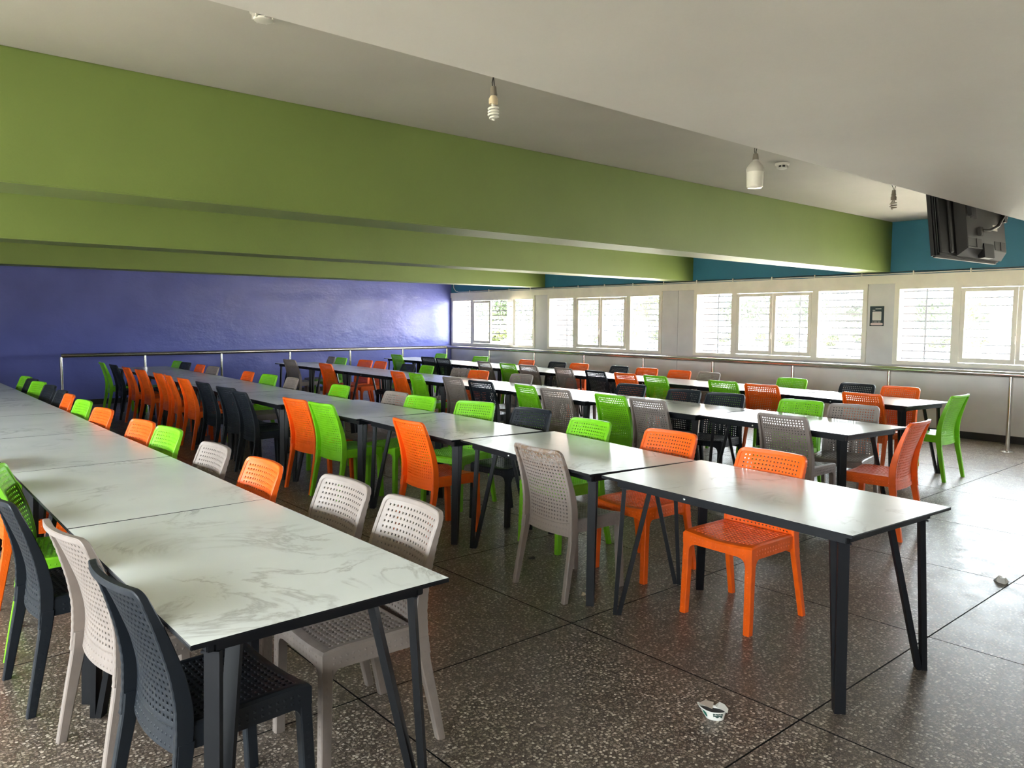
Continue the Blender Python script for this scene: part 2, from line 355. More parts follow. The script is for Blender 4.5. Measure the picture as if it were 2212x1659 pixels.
# ------------------------------------------------------------------ perforated plastic chair (front = +x)
def lerp_tab(tab, z):
    for (a, u), (c, v) in zip(tab, tab[1:]):
        if z <= c: return u + (v - u) * (max(z, a) - a) / (c - a)
    return tab[-1][1]
def smooth_tab(tab):
    zs = [tab[0][0] + (tab[-1][0] - tab[0][0]) * i / 60 for i in range(61)]; vs = [lerp_tab(tab, z) for z in zs]
    for _ in range(5): vs = [vs[0]] + [(vs[i - 1] + 2 * vs[i] + vs[i + 1]) / 4 for i in range(1, 60)] + [vs[-1]]
    return list(zip(zs, vs))
PROF = smooth_tab([(0, -.224), (.10, -.203), (.22, -.177), (.34, -.150), (.43, -.137), (.50, -.138), (.60, -.159), (.72, -.202), (.84, -.254)])
HW = smooth_tab([(0, .221), (.40, .207), (.84, .196)])
DEP = smooth_tab([(0, .032), (.30, .044), (.45, .052), (.60, .043), (.84, .022)])
prof = lambda z: lerp_tab(PROF, z)
hw = lambda z: lerp_tab(HW, z)
def bul(y, z): k = min(1, abs(y) / hw(z)); return -.030 * (1 - k * k)
def pyramid(mb, c, n, u, v, s, h):
    c = Vector(c); n = Vector(n); u = Vector(u); v = Vector(v)
    mb.add([c - u * s - v * s, c + u * s - v * s, c + u * s + v * s, c - u * s + v * s, c + n * h], [(0, 1, 4), (1, 2, 4), (2, 3, 4), (3, 0, 4)])
def backrest_mesh():
    b = MB(); T = .0026
    yl = [-1.0] + [-.885 + 1.77 * i / 16 for i in range(17)] + [1.0]
    zl = [.345, .372, .398, .420] + [.420 + .392 * (i + 1) / 19 for i in range(19)] + [.830]
    def P(u, z, off):
        y = u * (hw(z) - .004); return (prof(z) + bul(y, z) + off, y, z)
    def ring(A, Bq, flip=False):
        for i in range(4):
            j = (i + 1) % 4; q = (A[i], A[j], Bq[j], Bq[i]); b.quad(*(q if not flip else q[::-1]))
    for i in range(len(yl) - 1):
        for j in range(len(zl) - 1):
            y0, y1, z0, z1 = yl[i], yl[i + 1], zl[j], zl[j + 1]
            def sq(k, off):
                ym, zm, dy, dz = (y0 + y1) / 2, (z0 + z1) / 2, (y1 - y0) / 2 * k, (z1 - z0) / 2 * k
                return [P(ym - dy, zm - dz, off), P(ym + dy, zm - dz, off), P(ym + dy, zm + dz, off), P(ym - dy, zm + dz, off)]
            F, B_ = sq(1, T), sq(1, -T)
            if 1 <= i <= 16 and 3 <= j <= 21:
                a, h1, h2, c = sq(.64, T), sq(.36, T - .0016), sq(.36, -T + .0016), sq(.64, -T)
                ring(F, a); ring(a, h1); ring(h1, h2); ring(h2, c); ring(c, B_)
            else:
                b.quad(*F); b.quad(*B_[::-1])
                if 1 <= i <= 16 and j < 3:
                    m = P((y0 + y1) / 2, (z0 + z1) / 2, -T); pyramid(b, m, (-1, 0, 0), (0, 1, 0), (0, 0, 1), .0045, .0022)
    for i in range(len(yl) - 1): b.quad(P(yl[i], .345, -T), P(yl[i + 1], .345, -T), P(yl[i + 1], .345, T), P(yl[i], .345, T))
    # raised seam above the lower band
    b.tube([P(-.86 + 1.72 * i / 16, .409 + .012 * abs(-1 + i / 8) ** 3, -T) for i in range(17)], .0024, 5)
    # frame: up one side, over the rounded top, down the other, with a ribbed edge
    path = []
    n = 34
    for i in range(n): z = .335 + (.803 - .335) * i / (n - 1); path.append((-hw(z), z, 1 if i % 2 else 0))
    for i in range(1, 6): a = R(180 - 90 * i / 6); path.append((-.196 + .026 + .026 * math.cos(a), .803 + .026 * math.sin(a), 0))
    for i in range(15): u = -1 + i / 7; path.append((u * .170, .829, 0))
    path = path + [(-y, z, k) for y, z, k in path[:n + 5][::-1]]
    W = .021; N = len(path); vs = []; fs = []
    for i, (y, z, k) in enumerate(path):
        y0, z0, _ = path[max(0, i - 1)]; y1, z1, _ = path[min(N - 1, i + 1)]
        t = Vector((y1 - y0, z1 - z0)).normalized(); nr = Vector((-t.y, t.x)); d = lerp_tab(DEP, z) - (.0016 * k); x = prof(z) + bul(min(.194, max(-.194, y)), z) + .007
        o = W / 2 - .0010 * k
        for s, xx in ((o, x - .003), (o - .003, x), (-W / 2 + .003, x), (-W / 2, x - .003), (-W / 2, x - d + .003), (-W / 2 + .003, x - d), (o - .003, x - d), (o, x - d + .003)):
            vs.append((xx, y + nr.x * s, z + nr.y * s))
    for i in range(N - 1):
        for k in range(8): fs.append((i * 8 + k, i * 8 + (k + 1) % 8, (i + 1) * 8 + (k + 1) % 8, (i + 1) * 8 + k))
    fs += [tuple(range(7, -1, -1)), tuple((N - 1) * 8 + k for k in range(8))]
    b.add(vs, fs)
    return b
def seat_mesh():
    b = MB(); nx, ny = 14, 16
    X0, X1, Y0 = -.118, .185, .182
    def zt(x, y): return .446 - .013 * (1 - min(1, (y / .2) ** 2)) * (0.35 + .65 * (x + .19) / .4) - (.010 * max(0, (x - .14) / .085) ** 2)
    def P(x, y, d=0): return (x, y, zt(x, y) - d)
    for i in range(nx):
        for j in range(ny):
            x0, x1 = X0 + (X1 - X0) * i / nx, X0 + (X1 - X0) * (i + 1) / nx; y0, y1 = -Y0 + 2 * Y0 * j / ny, -Y0 + 2 * Y0 * (j + 1) / ny
            xm, ym, dx, dy = (x0 + x1) / 2, (y0 + y1) / 2, (x1 - x0) / 2, (y1 - y0) / 2
            def sq(k, d): return [P(xm - dx * k, ym - dy * k, d), P(xm + dx * k, ym - dy * k, d), P(xm + dx * k, ym + dy * k, d), P(xm - dx * k, ym + dy * k, d)]
            a, c, e = sq(1, 0), sq(.62, 0), sq(.40, .008)
            for q in range(4):
                r = (q + 1) % 4; b.quad(a[q], a[r], c[r], c[q]); b.quad(c[q], c[r], e[r], e[q])
            b.quad(*e)
    # rim round the woven field, rolled into the apron
    def loop(x0, x1, y, d, n=15):
        L = [(x0 + (x1 - x0) * i / n, -y) for i in range(n)] + [(x1, -y + 2 * y * i / n) for i in range(n)] + [(x1 - (x1 - x0) * i / n, y) for i in range(n)] + [(x0, y - 2 * y * i / n) for i in range(n)]
        return [(px, py, zt(px, py) - d) for px, py in L]
    A = loop(X0, X1, Y0, 0); B1 = loop(-.124, .191, .188, -.002); Bq = loop(-.131, .214, .203, .000); C = loop(-.135, .222, .2095, .008)
    D = [(x, y, .374 + (.004 if abs(y) < .15 and x > .2 else 0)) for x, y, z in C]; E = [(x * .95, y * .95, .376) for x, y, z in D]; G = [(x * .95, y * .95, .425) for x, y, z in D]
    for U, V in ((A, B1), (B1, Bq), (Bq, C), (C, D), (D, E), (E, G)):
        for i in range(len(U)): j = (i + 1) % len(U); b.quad(U[i], U[j], V[j], V[i])
    b.add(G[::-1], [tuple(range(len(G)))])
    for k in range(13):
        for z in (.394, .414):
            y = -.16 + .32 * k / 12; pyramid(b, (.222, y, z), (1, 0, 0), (0, 1, 0), (0, 0, 1), .005, .0024)
            x = -.10 + .28 * k / 12
            for s in (-1, 1): pyramid(b, (x, s * .2095, z), (0, s, 0), (-s, 0, 0), (0, 0, 1), .005, .0024)
    # curved gussets where the apron runs into the front legs
    r = .036
    for s in (-1, 1):
        for axis in (0, 1):
            cs = []
            for i in range(7):
                a = R(90 * i / 6); cs.append((r * (1 - math.sin(a)), r * (1 - math.cos(a))))       # inward distance, drop
            for (i0, d0), (i1, d1) in zip(cs, cs[1:]):
                def pt(i, d, t):
                    if axis == 0: return (.2215 - t, s * (.170 - i), .376 - d)
                    return (.184 - i, s * (.209 - t), .376 - d)
                for t in (0, .02): b.quad(pt(i0, 0, t), pt(i1, 0, t), pt(i1, d1, t), pt(i0, d0, t))
                b.quad(pt(i0, d0, 0), pt(i1, d1, 0), pt(i1, d1, .02), pt(i0, d0, .02))
    return b
def leg_mesh(front, s):
    b = MB(); n = 12; vs = []; fs = []
    for i in range(n + 1):
        z = .40 * i / n
        if front: xa, xb = .236 - .014 * (z / .4), .198 - .014 * (z / .4) - .002 * (z / .4); ya, yb = .2135 - .004 * z / .4, .178 - .008 * z / .4
        else: xa, xb = prof(z) + .008, prof(z) + .008 - lerp_tab(DEP, z); ya, yb = hw(z) + .011, hw(z) - .018
        e = .004
        vs += [(xa, s * (ya - e), z), (xa - e, s * ya, z), (xb + e, s * ya, z), (xb, s * (ya - e), z), (xb, s * (yb + e), z), (xb + e, s * yb, z), (xa - e, s * yb, z), (xa, s * (yb + e), z)]
    for i in range(n):
        for k in range(8):
            q = (i * 8 + k, i * 8 + (k + 1) % 8, (i + 1) * 8 + (k + 1) % 8, (i + 1) * 8 + k); fs.append(q if s > 0 else q[::-1])
    fs += [tuple(range(8))[::-s], tuple(n * 8 + k for k in range(8))[::s]]
    b.add(vs, fs)
    for k in range(13):
        z = .03 + .026 * k; f = z / .4
        if front: c = (.217 - .015 * f, s * (.2135 - .004 * f), z)
        else: c = (prof(z) + .008 - lerp_tab(DEP, z) / 2, s * (hw(z) + .011), z)
        pyramid(b, c, (0, s, 0), (-s, 0, 0), (0, 0, 1), .0048, .0022)
        if front and k < 12: pyramid(b, (.236 - .014 * f, s * (.196 - .006 * f), z), (1, 0, 0), (0, 1, 0), (0, 0, 1), .0045, .0022)
    return b
_parts = [('seat', seat_mesh().mesh('seat', M['o'], 35, True)), ('backrest', backrest_mesh().mesh('backrest', M['o'], 35, True))]
for fr in (1, 0):
    for s in (-1, 1): _parts.append(('leg', leg_mesh(fr, s).mesh('leg', M['o'], 35, True)))
CM = {}
for k in 'ogkt':
    CM[k] = []
    for n, me in _parts:
        q = me if k == 'o' else me.copy(); q.materials.clear(); q.materials.append(M[k]); CM[k].append((n, q))
CNAME = {'o': 'orange', 'g': 'lime green', 'k': 'charcoal', 't': 'taupe'}
def worn(name, base, marks, thr):
    m, t, bs = mat(name); tc = t.nodes.new('ShaderNodeTexCoord'); sp = t.nodes.new('ShaderNodeSeparateXYZ'); t.links.new(tc.outputs['Object'], sp.inputs[0])
    n = noise(t, tc.outputs['Object'], 34, 4, .6, .6); z = ramp(t, sp.outputs[2], [(.68, 0), (.80, 1)])
    s = ramp(t, n.outputs[0], [(thr, 0), (thr + .05, 1)])
    k = t.nodes.new('ShaderNodeMath'); k.operation = 'MULTIPLY'; t.links.new(z, k.inputs[0]); t.links.new(s, k.inputs[1])
    t.links.new(mixc(t, k.outputs[0], base, marks), bs.inputs['Base Color']); bs.inputs['Roughness'].default_value = .4; return m
M['worn_o'] = worn('scratched_orange_plastic', (.90, .125, .006), (.03, .015, .01), .63)
M['worn_t'] = worn('soiled_taupe_plastic', (.26, .215, .190), (.20, .13, .085), .48)
ORD = ['first', 'second', 'third', 'fourth', 'fifth', 'sixth', 'seventh', 'eighth', 'ninth', 'tenth', 'eleventh', 'twelfth', 'thirteenth', 'fourteenth', 'fifteenth', 'sixteenth']
ROW = {1: 'leftmost', 2: 'second', 3: 'third', 4: 'rightmost'}
CHAIRS = [(1,'a','k',0.768,2.29,4),(1,'a','t',0.758,2.91,6),(1,'b','t',1.35,2.46,178),(1,'b','t',1.35,2.98,181),(1,'b','o',1.26,3.64,180),(1,'b','t',1.25,4.28,181),(1,'b','g',1.26,5.12,184),(1,'b','o',1.23,5.59,185),(1,'b','o',1.2,6.54,185),(1,'b','g',1.22,7.31,184),(1,'b','o',1.23,7.98,178),(1,'b','k',1.26,8.45,181),(1,'b','k',1.29,9.2,184),(1,'b','g',1.29,9.79,189),(1,'b','k',1.3,10.29,186),(1,'b','g',1.31,10.77,186),(2,'a','t',3.118,3.11,-3),(2,'a','o',3.19,4.54,-2),(2,'a','g',3.23,5.97,3),(2,'a','o',3.21,6.44,4),(2,'a','k',3.1,7.42,-2),(2,'a','k',3.16,7.98,6),(2,'a','k',3.19,8.73,0),(2,'a','o',3.21,9.46,-1),(2,'a','o',3.24,10.12,-7),(2,'a','o',3.25,10.59,-2),(2,'a','o',3.26,11.46,2),(2,'a','o',3.26,12.16,-2),(2,'a','k',3.27,12.93,0),(2,'a','g',3.28,13.67,-4),(2,'b','o',3.491,2.21,178),(2,'b','o',3.68,3.03,179),(2,'b','g',3.69,3.75,177),(2,'b','k',3.84,4.5,184),(2,'b','g',3.81,5.14,195),(2,'b','g',3.7,5.86,186),(2,'b','t',3.74,6.38,180),(2,'b','g',3.7,7.44,178),(2,'b','t',3.75,8.76,173),(2,'b','g',3.75,9.39,183),(2,'b','o',3.76,10.12,176),(2,'b','t',3.8,11.54,182),(2,'b','o',3.8,12.11,177),(2,'b','k',3.835,12.88,182),(2,'b','g',3.849,13.36,180),(3,'a','t',5.566,3.06,1),(3,'a','t',5.672,4.45,1),(3,'a','g',5.72,4.93,-2),(3,'a','t',5.727,5.73,5),(3,'a','g',5.799,6.22,-10),(3,'a','k',5.78,7.04,5),(3,'a','t',5.85,7.66,-2),(3,'a','g',5.89,8.51,-9),(3,'a','o',5.9,8.98,-7),(3,'a','o',6.019,11.36,1),(3,'a','t',6.078,12.85,5),(3,'b','t',6.18,2.99,190),(3,'b','g',6.19,3.5,183),(3,'b','k',6.21,4.29,187),(3,'b','k',6.22,4.82,179),(3,'b','k',6.31,5.6,180),(3,'b','t',6.38,7.52,182),(3,'b','o',6.41,8.46,183),(3,'b','t',6.47,8.94,185),(3,'b','g',6.49,9.9,173),(3,'b','k',6.47,10.39,176),(3,'b','o',6.55,11.37,176),(3,'b','o',6.57,11.88,184),(3,'b','g',6.63,12.89,179),(3,'b','t',6.66,13.37,169),(4,'a','o',7.83,3.49,-3),(4,'a','o',7.98,4.73,5),(4,'a','g',8.07,5.27,-1),(4,'a','g',8.12,6.31,-5),(4,'a','o',8.17,6.87,-4),(4,'a','k',8.21,7.46,-4),(4,'a','t',8.31,8.2,-5),(4,'a','t',8.38,9.11,3),(4,'a','g',8.42,9.64,-1),(4,'a','t',8.48,10.32,-6),(4,'a','k',8.57,11.7,2),(4,'a','k',8.61,12.25,4),(4,'a','g',8.71,13.51,-1),(4,'b','o',8.42,3.59,178),(4,'b','k',8.45,4.08,178),(4,'b','g',8.63,4.99,177),(4,'b','t',8.71,6.3,170),(4,'b','o',8.73,6.79,176),(4,'b','o',8.79,7.42,180),(4,'b','k',8.82,8.02,173),(4,'b','o',8.87,8.91,181),(4,'b','k',8.89,9.45,181),(4,'b','o',8.95,10.32,178),(4,'b','g',9.08,11.8,185),(4,'b','g',9.16,13.28,177),(3,'a','o',5.72,2.48,93),(4,'a','g',8.16,3.06,88),(1,'a','k',0.67,3.6,3),(1,'a','g',0.731,4.164,-13),(1,'a','o',0.735,4.96,0)]
PROTO = {}
def chair(kind, x, y, rz, label, group):
    if kind not in PROTO:
        c = thing('chair', label, 'chair', (x, y, 0), R(rz), group)
        for n, me in CM[kind]: link(n, me, c)
        PROTO[kind] = c
    else:
        src = PROTO[kind]; c = src.copy(); COL.objects.link(c); c.location = (x, y, 0); c.rotation_euler = (0, 0, R(rz)); c['label'] = label; c['group'] = group
        for ch in src.children:
            d = ch.copy(); d.parent = c; COL.objects.link(d)
    return c
_count = {}
for row, side, k, x, y, rz in sorted(CHAIRS, key=lambda c: c[4]):
    if 60 < abs(rz) < 120:
        lb = '%s chair at the near end of the %s table row, back to viewer' % (CNAME[k], ROW[row]); gr = 'chairs at the near ends of the table rows'
    else:
        n = _count.get((row, side), 0); _count[(row, side)] = n + 1
        lb = '%s chair, %s from near end on %s side of %s table row' % (CNAME[k], ORD[n], 'left' if side == 'a' else 'right', ROW[row])
        gr = 'chairs on the %s side of the %s table row' % ('left' if side == 'a' else 'right', ROW[row])
    c = chair(k, x, y, rz, lb, gr)
    if (row, side) == (2, 'a') and k == 'o' and y < 5:
        c['label'] = 'orange chair with dark scratches on its back, left side of second table row'
        for ch in c.children:
            if ch.name.startswith('backrest'): ch.material_slots[0].link = 'OBJECT'; ch.material_slots[0].material = M['worn_o']
    if (row, side) == (2, 'a') and k == 't':
        c['label'] = 'taupe chair with brown soiled top, nearest on left side of second table row'
        for ch in c.children:
            if ch.name.startswith('backrest'): ch.material_slots[0].link = 'OBJECT'; ch.material_slots[0].material = M['worn_t']

# ------------------------------------------------------------------ tables
TL, TW, TZ = 1.384, .785, .735
def table_parts():
    t = MB(); t.box(-TW / 2, TW / 2, -TL / 2, TL / 2, TZ - .014, TZ - .0015, 1, .002)
    t.quad((-TW / 2 + .0015, -TL / 2 + .0015, TZ), (TW / 2 - .0015, -TL / 2 + .0015, TZ), (TW / 2 - .0015, TL / 2 - .0015, TZ), (-TW / 2 + .0015, TL / 2 - .0015, TZ), 0)
    e = [(-TW / 2, -TL / 2), (TW / 2, -TL / 2), (TW / 2, TL / 2), (-TW / 2, TL / 2)]
    for (xa, ya), (xb, yb) in zip(e, e[1:] + e[:1]):
        k = .0015; s = lambda v: v - math.copysign(k, v)
        t.quad((xa, ya, TZ - .003), (xb, yb, TZ - .003), (s(xb), s(yb), TZ), (s(xa), s(ya), TZ), 1)
    parts = [('tabletop', t.mesh('tabletop', [M['marble'], M['steel']]))]
    ins = .058; z0, z1 = TZ - .056, TZ - .0145; th = .022
    for s in (-1, 1):
        r = MB(); r.box(s * (TW / 2 - ins) - (th if s > 0 else 0), s * (TW / 2 - ins) + (th if s < 0 else 0), -TL / 2 + ins, TL / 2 - ins, z0, z1, 0, .003); parts.append(('apron_rail', r.mesh('apron_rail', M['steel'])))
        r = MB(); y = s * (TL / 2 - ins); r.box(-TW / 2 + ins + th + .001, TW / 2 - ins - th - .001, y - (th if s > 0 else 0), y + (th if s < 0 else 0), z0, z1, 0, .003); parts.append(('apron_rail', r.mesh('apron_rail', M['steel'])))
    for sx in (-1, 1):
        for sy in (-1, 1):
            l = MB(); d = Vector((-sx, -sy, 0)).normalized(); pr = Vector((sx, -sy, 0)).normalized()
            def C(i): return Vector((sx * (TW / 2 - i), sy * (TL / 2 - i), 0))
            up = Vector((0, 0, z0 + .006)); f = C(.058)
            l.bar(f, C(.085) + up, pr, .042, .022); l.bar(f + d * .021, C(.085) + d * .135 + up, pr, .042, .022)
            l.bar(C(.07) + Vector((0, 0, z0 - .004)), C(.07) + d * .17 + Vector((0, 0, z0 - .004)), pr, .05, .006)
            parts.append(('leg', l.mesh('leg', M['steel'])))
    for s in (-1, 1):
        bt = MB(); bt.lathe([(.007, 0), (.007, .003), (.004, .006), (0, .0065)], 10, mat=Matrix.Translation((s * (TW / 2 - ins), -.18 * s, TZ - .036)) @ Matrix.Rotation(R(90) * s, 4, 'Y')); parts.append(('bolt', bt.mesh('bolt', M['bolt'], 40)))
    return parts
_tp = table_parts()
TABLES = {1: [(.981, 1.896 + 1.3895 * (k + .5), .25 * (-1) ** k) for k in range(7)],
          2: [(3.262, 1.972, -4.5), (3.372, 3.378, -7.5), (3.452, 4.795, -4), (3.462, 6.196, -.5), (3.420, 7.59, -1.5), (3.450, 8.983, -2.5), (3.525, 10.375, -3), (3.57, 11.768, -1.5), (3.63, 13.16, -2.5)],
          3: [(5.81, 3.20, -6.2), (5.905, 4.596, -4.5), (5.995, 5.993, -5.5), (6.10, 7.39, -2.5), (6.145, 8.777, -1.5), (6.18, 10.165, -2.3), (6.245, 11.555, -3), (6.30, 12.945, -.5)],
          4: [(8.13, 3.72, -8), (8.29, 5.115, -5), (8.40, 6.505, -4.5), (8.52, 7.90, -4.2), (8.62, 9.295, -4), (8.725, 10.69, -4.4), (8.83, 12.085, -4), (8.92, 13.48, -4)]}
TP = None
for row in TABLES:
    for i, (x, y, a) in enumerate(TABLES[row]):
        lb = 'marble-topped table with black V-shaped legs, %s from near end of %s row' % (ORD[i], ROW[row]); gr = 'tables of the %s row' % ROW[row]
        if TP is None:
            TP = thing('dining_table', lb, 'table', (x, y, 0), R(a), gr)
            for n, me in _tp: link(n, me, TP)
        else:
            c = TP.copy(); COL.objects.link(c); c.location = (x, y, 0); c.rotation_euler = (0, 0, R(a)); c['label'] = lb; c['group'] = gr
            for ch in TP.children:
                d = ch.copy(); d.parent = c; COL.objects.link(d)
# ------------------------------------------------------------------ stainless handrail
RX, RY, RZ = 10.44, 14.50, .925
hr = thing('handrail', 'stainless steel handrail on posts in front of the blue wall and windows', 'railing', (RX, RY, 0))
LOC = Vector((RX, RY, 0))
b = MB(); c_ = .05
b.tube([Vector(p) - LOC for p in [(2.6, RY, RZ)] + [(2.6 + 1.1 * k, RY, RZ) for k in range(1, 7)] + [(RX - c_, RY, RZ), (RX - c_ * .3, RY - c_ * .3, RZ), (RX, RY - c_, RZ)] + [(RX, RY - 1.3 * k, RZ) for k in range(1, 13)]], .034, 14)
b.obj('top_rail', M['stainless'], hr, 60)
PY = [12.93, 11.49, 10.09, 8.66, 7.23, 5.85, 4.47, 3.05, 1.66, .28, -1.1]
PX = [2.6, 3.9, 5.24, 6.6, 7.94, 9.24]
_post = MB(); _post.tube([(0, 0, .004), (0, 0, RZ - .025)], .0245, 14); _post = _post.mesh('post', M['stainless'], 60)
_fl = MB(); _fl.lathe([(.075, 0), (.075, .003), (.06, .009), (.026, .012)], 22); _fl = _fl.mesh('base_flange', M['stainless'], 40)
for x, y in [(p, RY) for p in PX] + [(RX, RY)] + [(RX, p) for p in PY]:
    o = link('post', _post, hr, Vector((x, y, 0)) - LOC); link('base_flange', _fl, o)

# ------------------------------------------------------------------ hanging bulbs
M['holder'] = plain('bakelite_holder', (.17, .15, .12), .5); M['bulbbase'] = plain('yellowed_bulb_base', (.62, .52, .36), .45); M['bulb'] = plain('white_bulb_glass', (.78, .77, .72), .18)
M['backlit_dark'] = plain('painted_backlit_bulb', (.20, .17, .135), .35); M['wire'] = plain('black_wire', (.015, .013, .011), .6); M['ash'] = plain('grey_white_plastic', (.55, .54, .50), .35)  # far-right bulb: its backlit darkness is painted into the glass and base colour
def wires(par, p, spread, drop):
    for k in (-1, 1):
        b = MB(); b.tube([Vector((k * .008, 0, p)), Vector((k * .010 - spread * .2, 0, p + drop * .18)), Vector((k * spread, .01 * k, p + drop * .45)), Vector((k * .014 + spread * .3, 0, p + drop * .75)), Vector((k * .006 + .02, 0, p + drop))], .0028, 6); b.obj('wire', M['wire'], par, 60)
    r = MB(); r.lathe([(.04, -.012), (.045, 0)], 16, (.02, 0, p + drop)); r.obj('ceiling_cap', M['ash'], par, 40)
def cfl(x, y, zb, lean, label, s=1.0, turns=4, gm='bulb', bmm='bulbbase'):
    t = thing('hanging_bulb', label, 'light bulb', (x, y, zb), 0, 'bare bulbs hanging from the ceiling'); R1 = .027 * s
    sp = MB(); pts = []
    n = 26 * turns // 2
    for i in range(n + 1):
        a = i / n * turns * 6.2832 / 2 * 1.0 * 2; rr = R1 * min(1, .35 + 1.3 * min(1, i / n * 3)) if i < n / 3 else R1; pts.append((rr * math.cos(a), rr * math.sin(a), .008 + i / n * .066 * s))
    pts.append((.010, 0, .084 * s)); pts.append((.010, 0, .094 * s))
    sp.tube(pts, .0062 * s, 7); sp.obj('spiral_tube', M[gm], t, 60)
    b = MB(); b.tube([(-.010, 0, .072 * s), (-.010, 0, .094 * s)], .0055 * s, 7); b.obj('tube_end', M[gm], t, 60)
    b = MB(); b.lathe([(0, .090 * s), (.025 * s, .090 * s), (.026 * s, .118 * s), (.018 * s, .132 * s), (.016 * s, .138 * s)], 18); b.obj('bulb_base', M[bmm], t, 40)
    b = MB(); b.lathe([(.020 * s, .134 * s), (.022 * s, .140 * s), (.019 * s, .150 * s), (.016 * s, .184 * s), (.004, .186 * s)], 16); b.obj('lamp_holder', M['holder'], t, 40)
    wires(t, .184 * s, .016, ZC - zb - .184 * s - .004); t.rotation_euler = (0, 0, lean)
cfl(2.77, 3.40, 2.645, .3, 'spiral bulb hanging on twisted black wires, nearest the viewer', 1.0)
cfl(7.86, 3.40, 2.643, 1.2, 'small spiral bulb hanging farthest right, near the television', 1.05, 3, 'backlit_dark', 'backlit_dark')
t = thing('hanging_bulb', 'large white bottle-shaped lamp bulb hanging between the two spiral bulbs', 'light bulb', (5.40, 3.40, 2.572), 0, 'bare bulbs hanging from the ceiling')
b = MB(); b.lathe([(0, 0), (.052, .004), (.062, .014), (.064, .05), (.067, .125)], 28); b.obj('diffuser', M['bulb'], t, 40)
b = MB(); b.lathe([(.068, .125), (.068, .15), (.058, .172), (.034, .20), (.020, .212), (.020, .224)], 28); b.obj('bulb_housing', M['ash'], t, 40)
b = MB(); b.lathe([(.022, .219), (.024, .223), (.019, .265), (.004, .267)], 16); b.obj('lamp_holder', M['holder'], t, 40)
wires(t, .265, .03, ZC - 2.572 - .265 - .004)
def detector(x, y, label):
    t = thing('smoke_detector', label, 'smoke detector', (x, y, ZC))
    b = MB(); b.lathe([(.052, -.022), (.060, -.018), (.062, -.001)], 24); b.obj('base', M['ash'], t, 40)
    b = MB(); b.lathe([(0, -.052), (.030, -.052), (.042, -.048), (.044, -.040)], 24); b.obj('cap', M['ash'], t, 40)
    b = MB(); b.lathe([(.036, -.041), (.036, -.021)], 20); b.obj('mesh_screen', M['skirt'], t, 40)
    for k in range(7):
        a = 6.2832 * k / 7; b = MB(); b.box(.037, .050, -.004, .004, -.046, -.019, 0, 0, Matrix.Rotation(a, 4, 'Z')); b.obj('rib', M['ash'], t)
detector(1.50, 3.51, 'white smoke detector on the ceiling at the top left of the photo')
detector(6.37, 3.74, 'white smoke detector on the ceiling beside the bottle-shaped bulb')

# ------------------------------------------------------------------ television hung beyond the soffit, its back to the viewer
M['tvb'] = plain('black_tv_plastic', (.004, .004, .005), .45, 0, .12); M['tvg'] = plain('grey_tv_back', (.034, .034, .036), .30, 0, .4); M['tvscreen'] = plain('tv_screen', (.01, .01, .012), .08); M['vent'] = plain('tv_vent', (.05, .05, .05), .6, 0, .2)
tv = thing('television', 'flat television hung from the ceiling, its grey back to the viewer', 'television', (5.90, 2.06, 2.27)); tv.rotation_euler = (R(-7), 0, R(-3))
b = MB(); b.box(-.44, .57, .02, .062, -.30, .30, 0, .012); b.obj('bezel', M['tvb'], tv, 30)
b = MB(); b.box(-.41, .54, .060, .064, -.26, .27); b.obj('screen', M['tvscreen'], tv)
b = MB(); b.box(-.425, .555, -.004, .03, -.285, .285, 0, .014); b.obj('back_panel', M['tvb'], tv, 30)
def hump(x0, x1, z0, z1, y0, y1, t, m, nm):
    h = MB(); A = [(x0, y1, z0), (x1, y1, z0), (x1, y1, z1), (x0, y1, z1)]; Bq = [(x0 + t, y0, z0 + t), (x1 - t, y0, z0 + t), (x1 - t, y0, z1 - t), (x0 + t, y0, z1 - t)]
    h.add(A + Bq, [(7, 6, 5, 4)] + [(i, (i + 1) % 4, 4 + (i + 1) % 4, 4 + i) for i in range(4)]); return h.obj(nm, m, tv)
hump(-.19, .55, -.285, .25, -.060, -.002, .05, M['tvg'], 'back_cover')
b = MB(); b.box(-.29, -.25, -.016, .0, -.27, .25, 0, .006); b.obj('cover_ridge', M['tvg'], tv, 30)
for x0, x1 in ((-.15, -.02), (-.005, .075), (.30, .385), (.40, .485)):
    b = MB(); b.box(x0, x1, -.0635, -.058, -.225, -.165); b.obj('vent', M['vent'], tv)
b = MB(); b.box(.10, .27, -.066, -.02, -.29, -.19, 0, .004); b.obj('stand_slot', M['tvb'], tv, 30)
b = MB(); b.box(-.07, .02, -.0635, -.058, -.03, .06); b.obj('rating_label', M['vent'], tv)
b = MB(); b.box(.29, .36, -.0635, -.058, -.09, -.05); b.obj('paper_label', M['cream'], tv)
b = MB(); b.box(.06, .28, -.070, -.058, .08, .24, 0, .003); b.obj('connector_bay', M['tvb'], tv, 30)
for x in (-.09, .47):
    b = MB(); b.box(x - .025, x + .025, -.085, -.060, -.02, .42, 0, .003); b.obj('bracket_arm', M['steel'], tv)
b = MB(); b.tube([(-.20, -.075, .268), (.56, -.075, .268)], .010, 8); b.tube([(-.20, -.09, .30), (.56, -.09, .30)], .008, 8); b.obj('bracket_bar', M['bolt'], tv, 60)
b = MB(); b.box(.17, .23, -.11, -.07, .30, .676, 0, .003); b.box(.10, .30, -.16, -.02, .667, .675); b.obj('ceiling_bracket', M['steel'], tv)
b = MB(); b.box(.02, .065, -.085, -.06, -.145, -.085, 0, .004); b.tube([(.05, -.082, -.11), (.12, -.10, -.11), (.26, -.105, -.07), (.40, -.10, .02), (.43, -.10, .12), (.44, -.09, .28)], .011, 8); b.obj('power_cable', M['wire'], tv, 60)
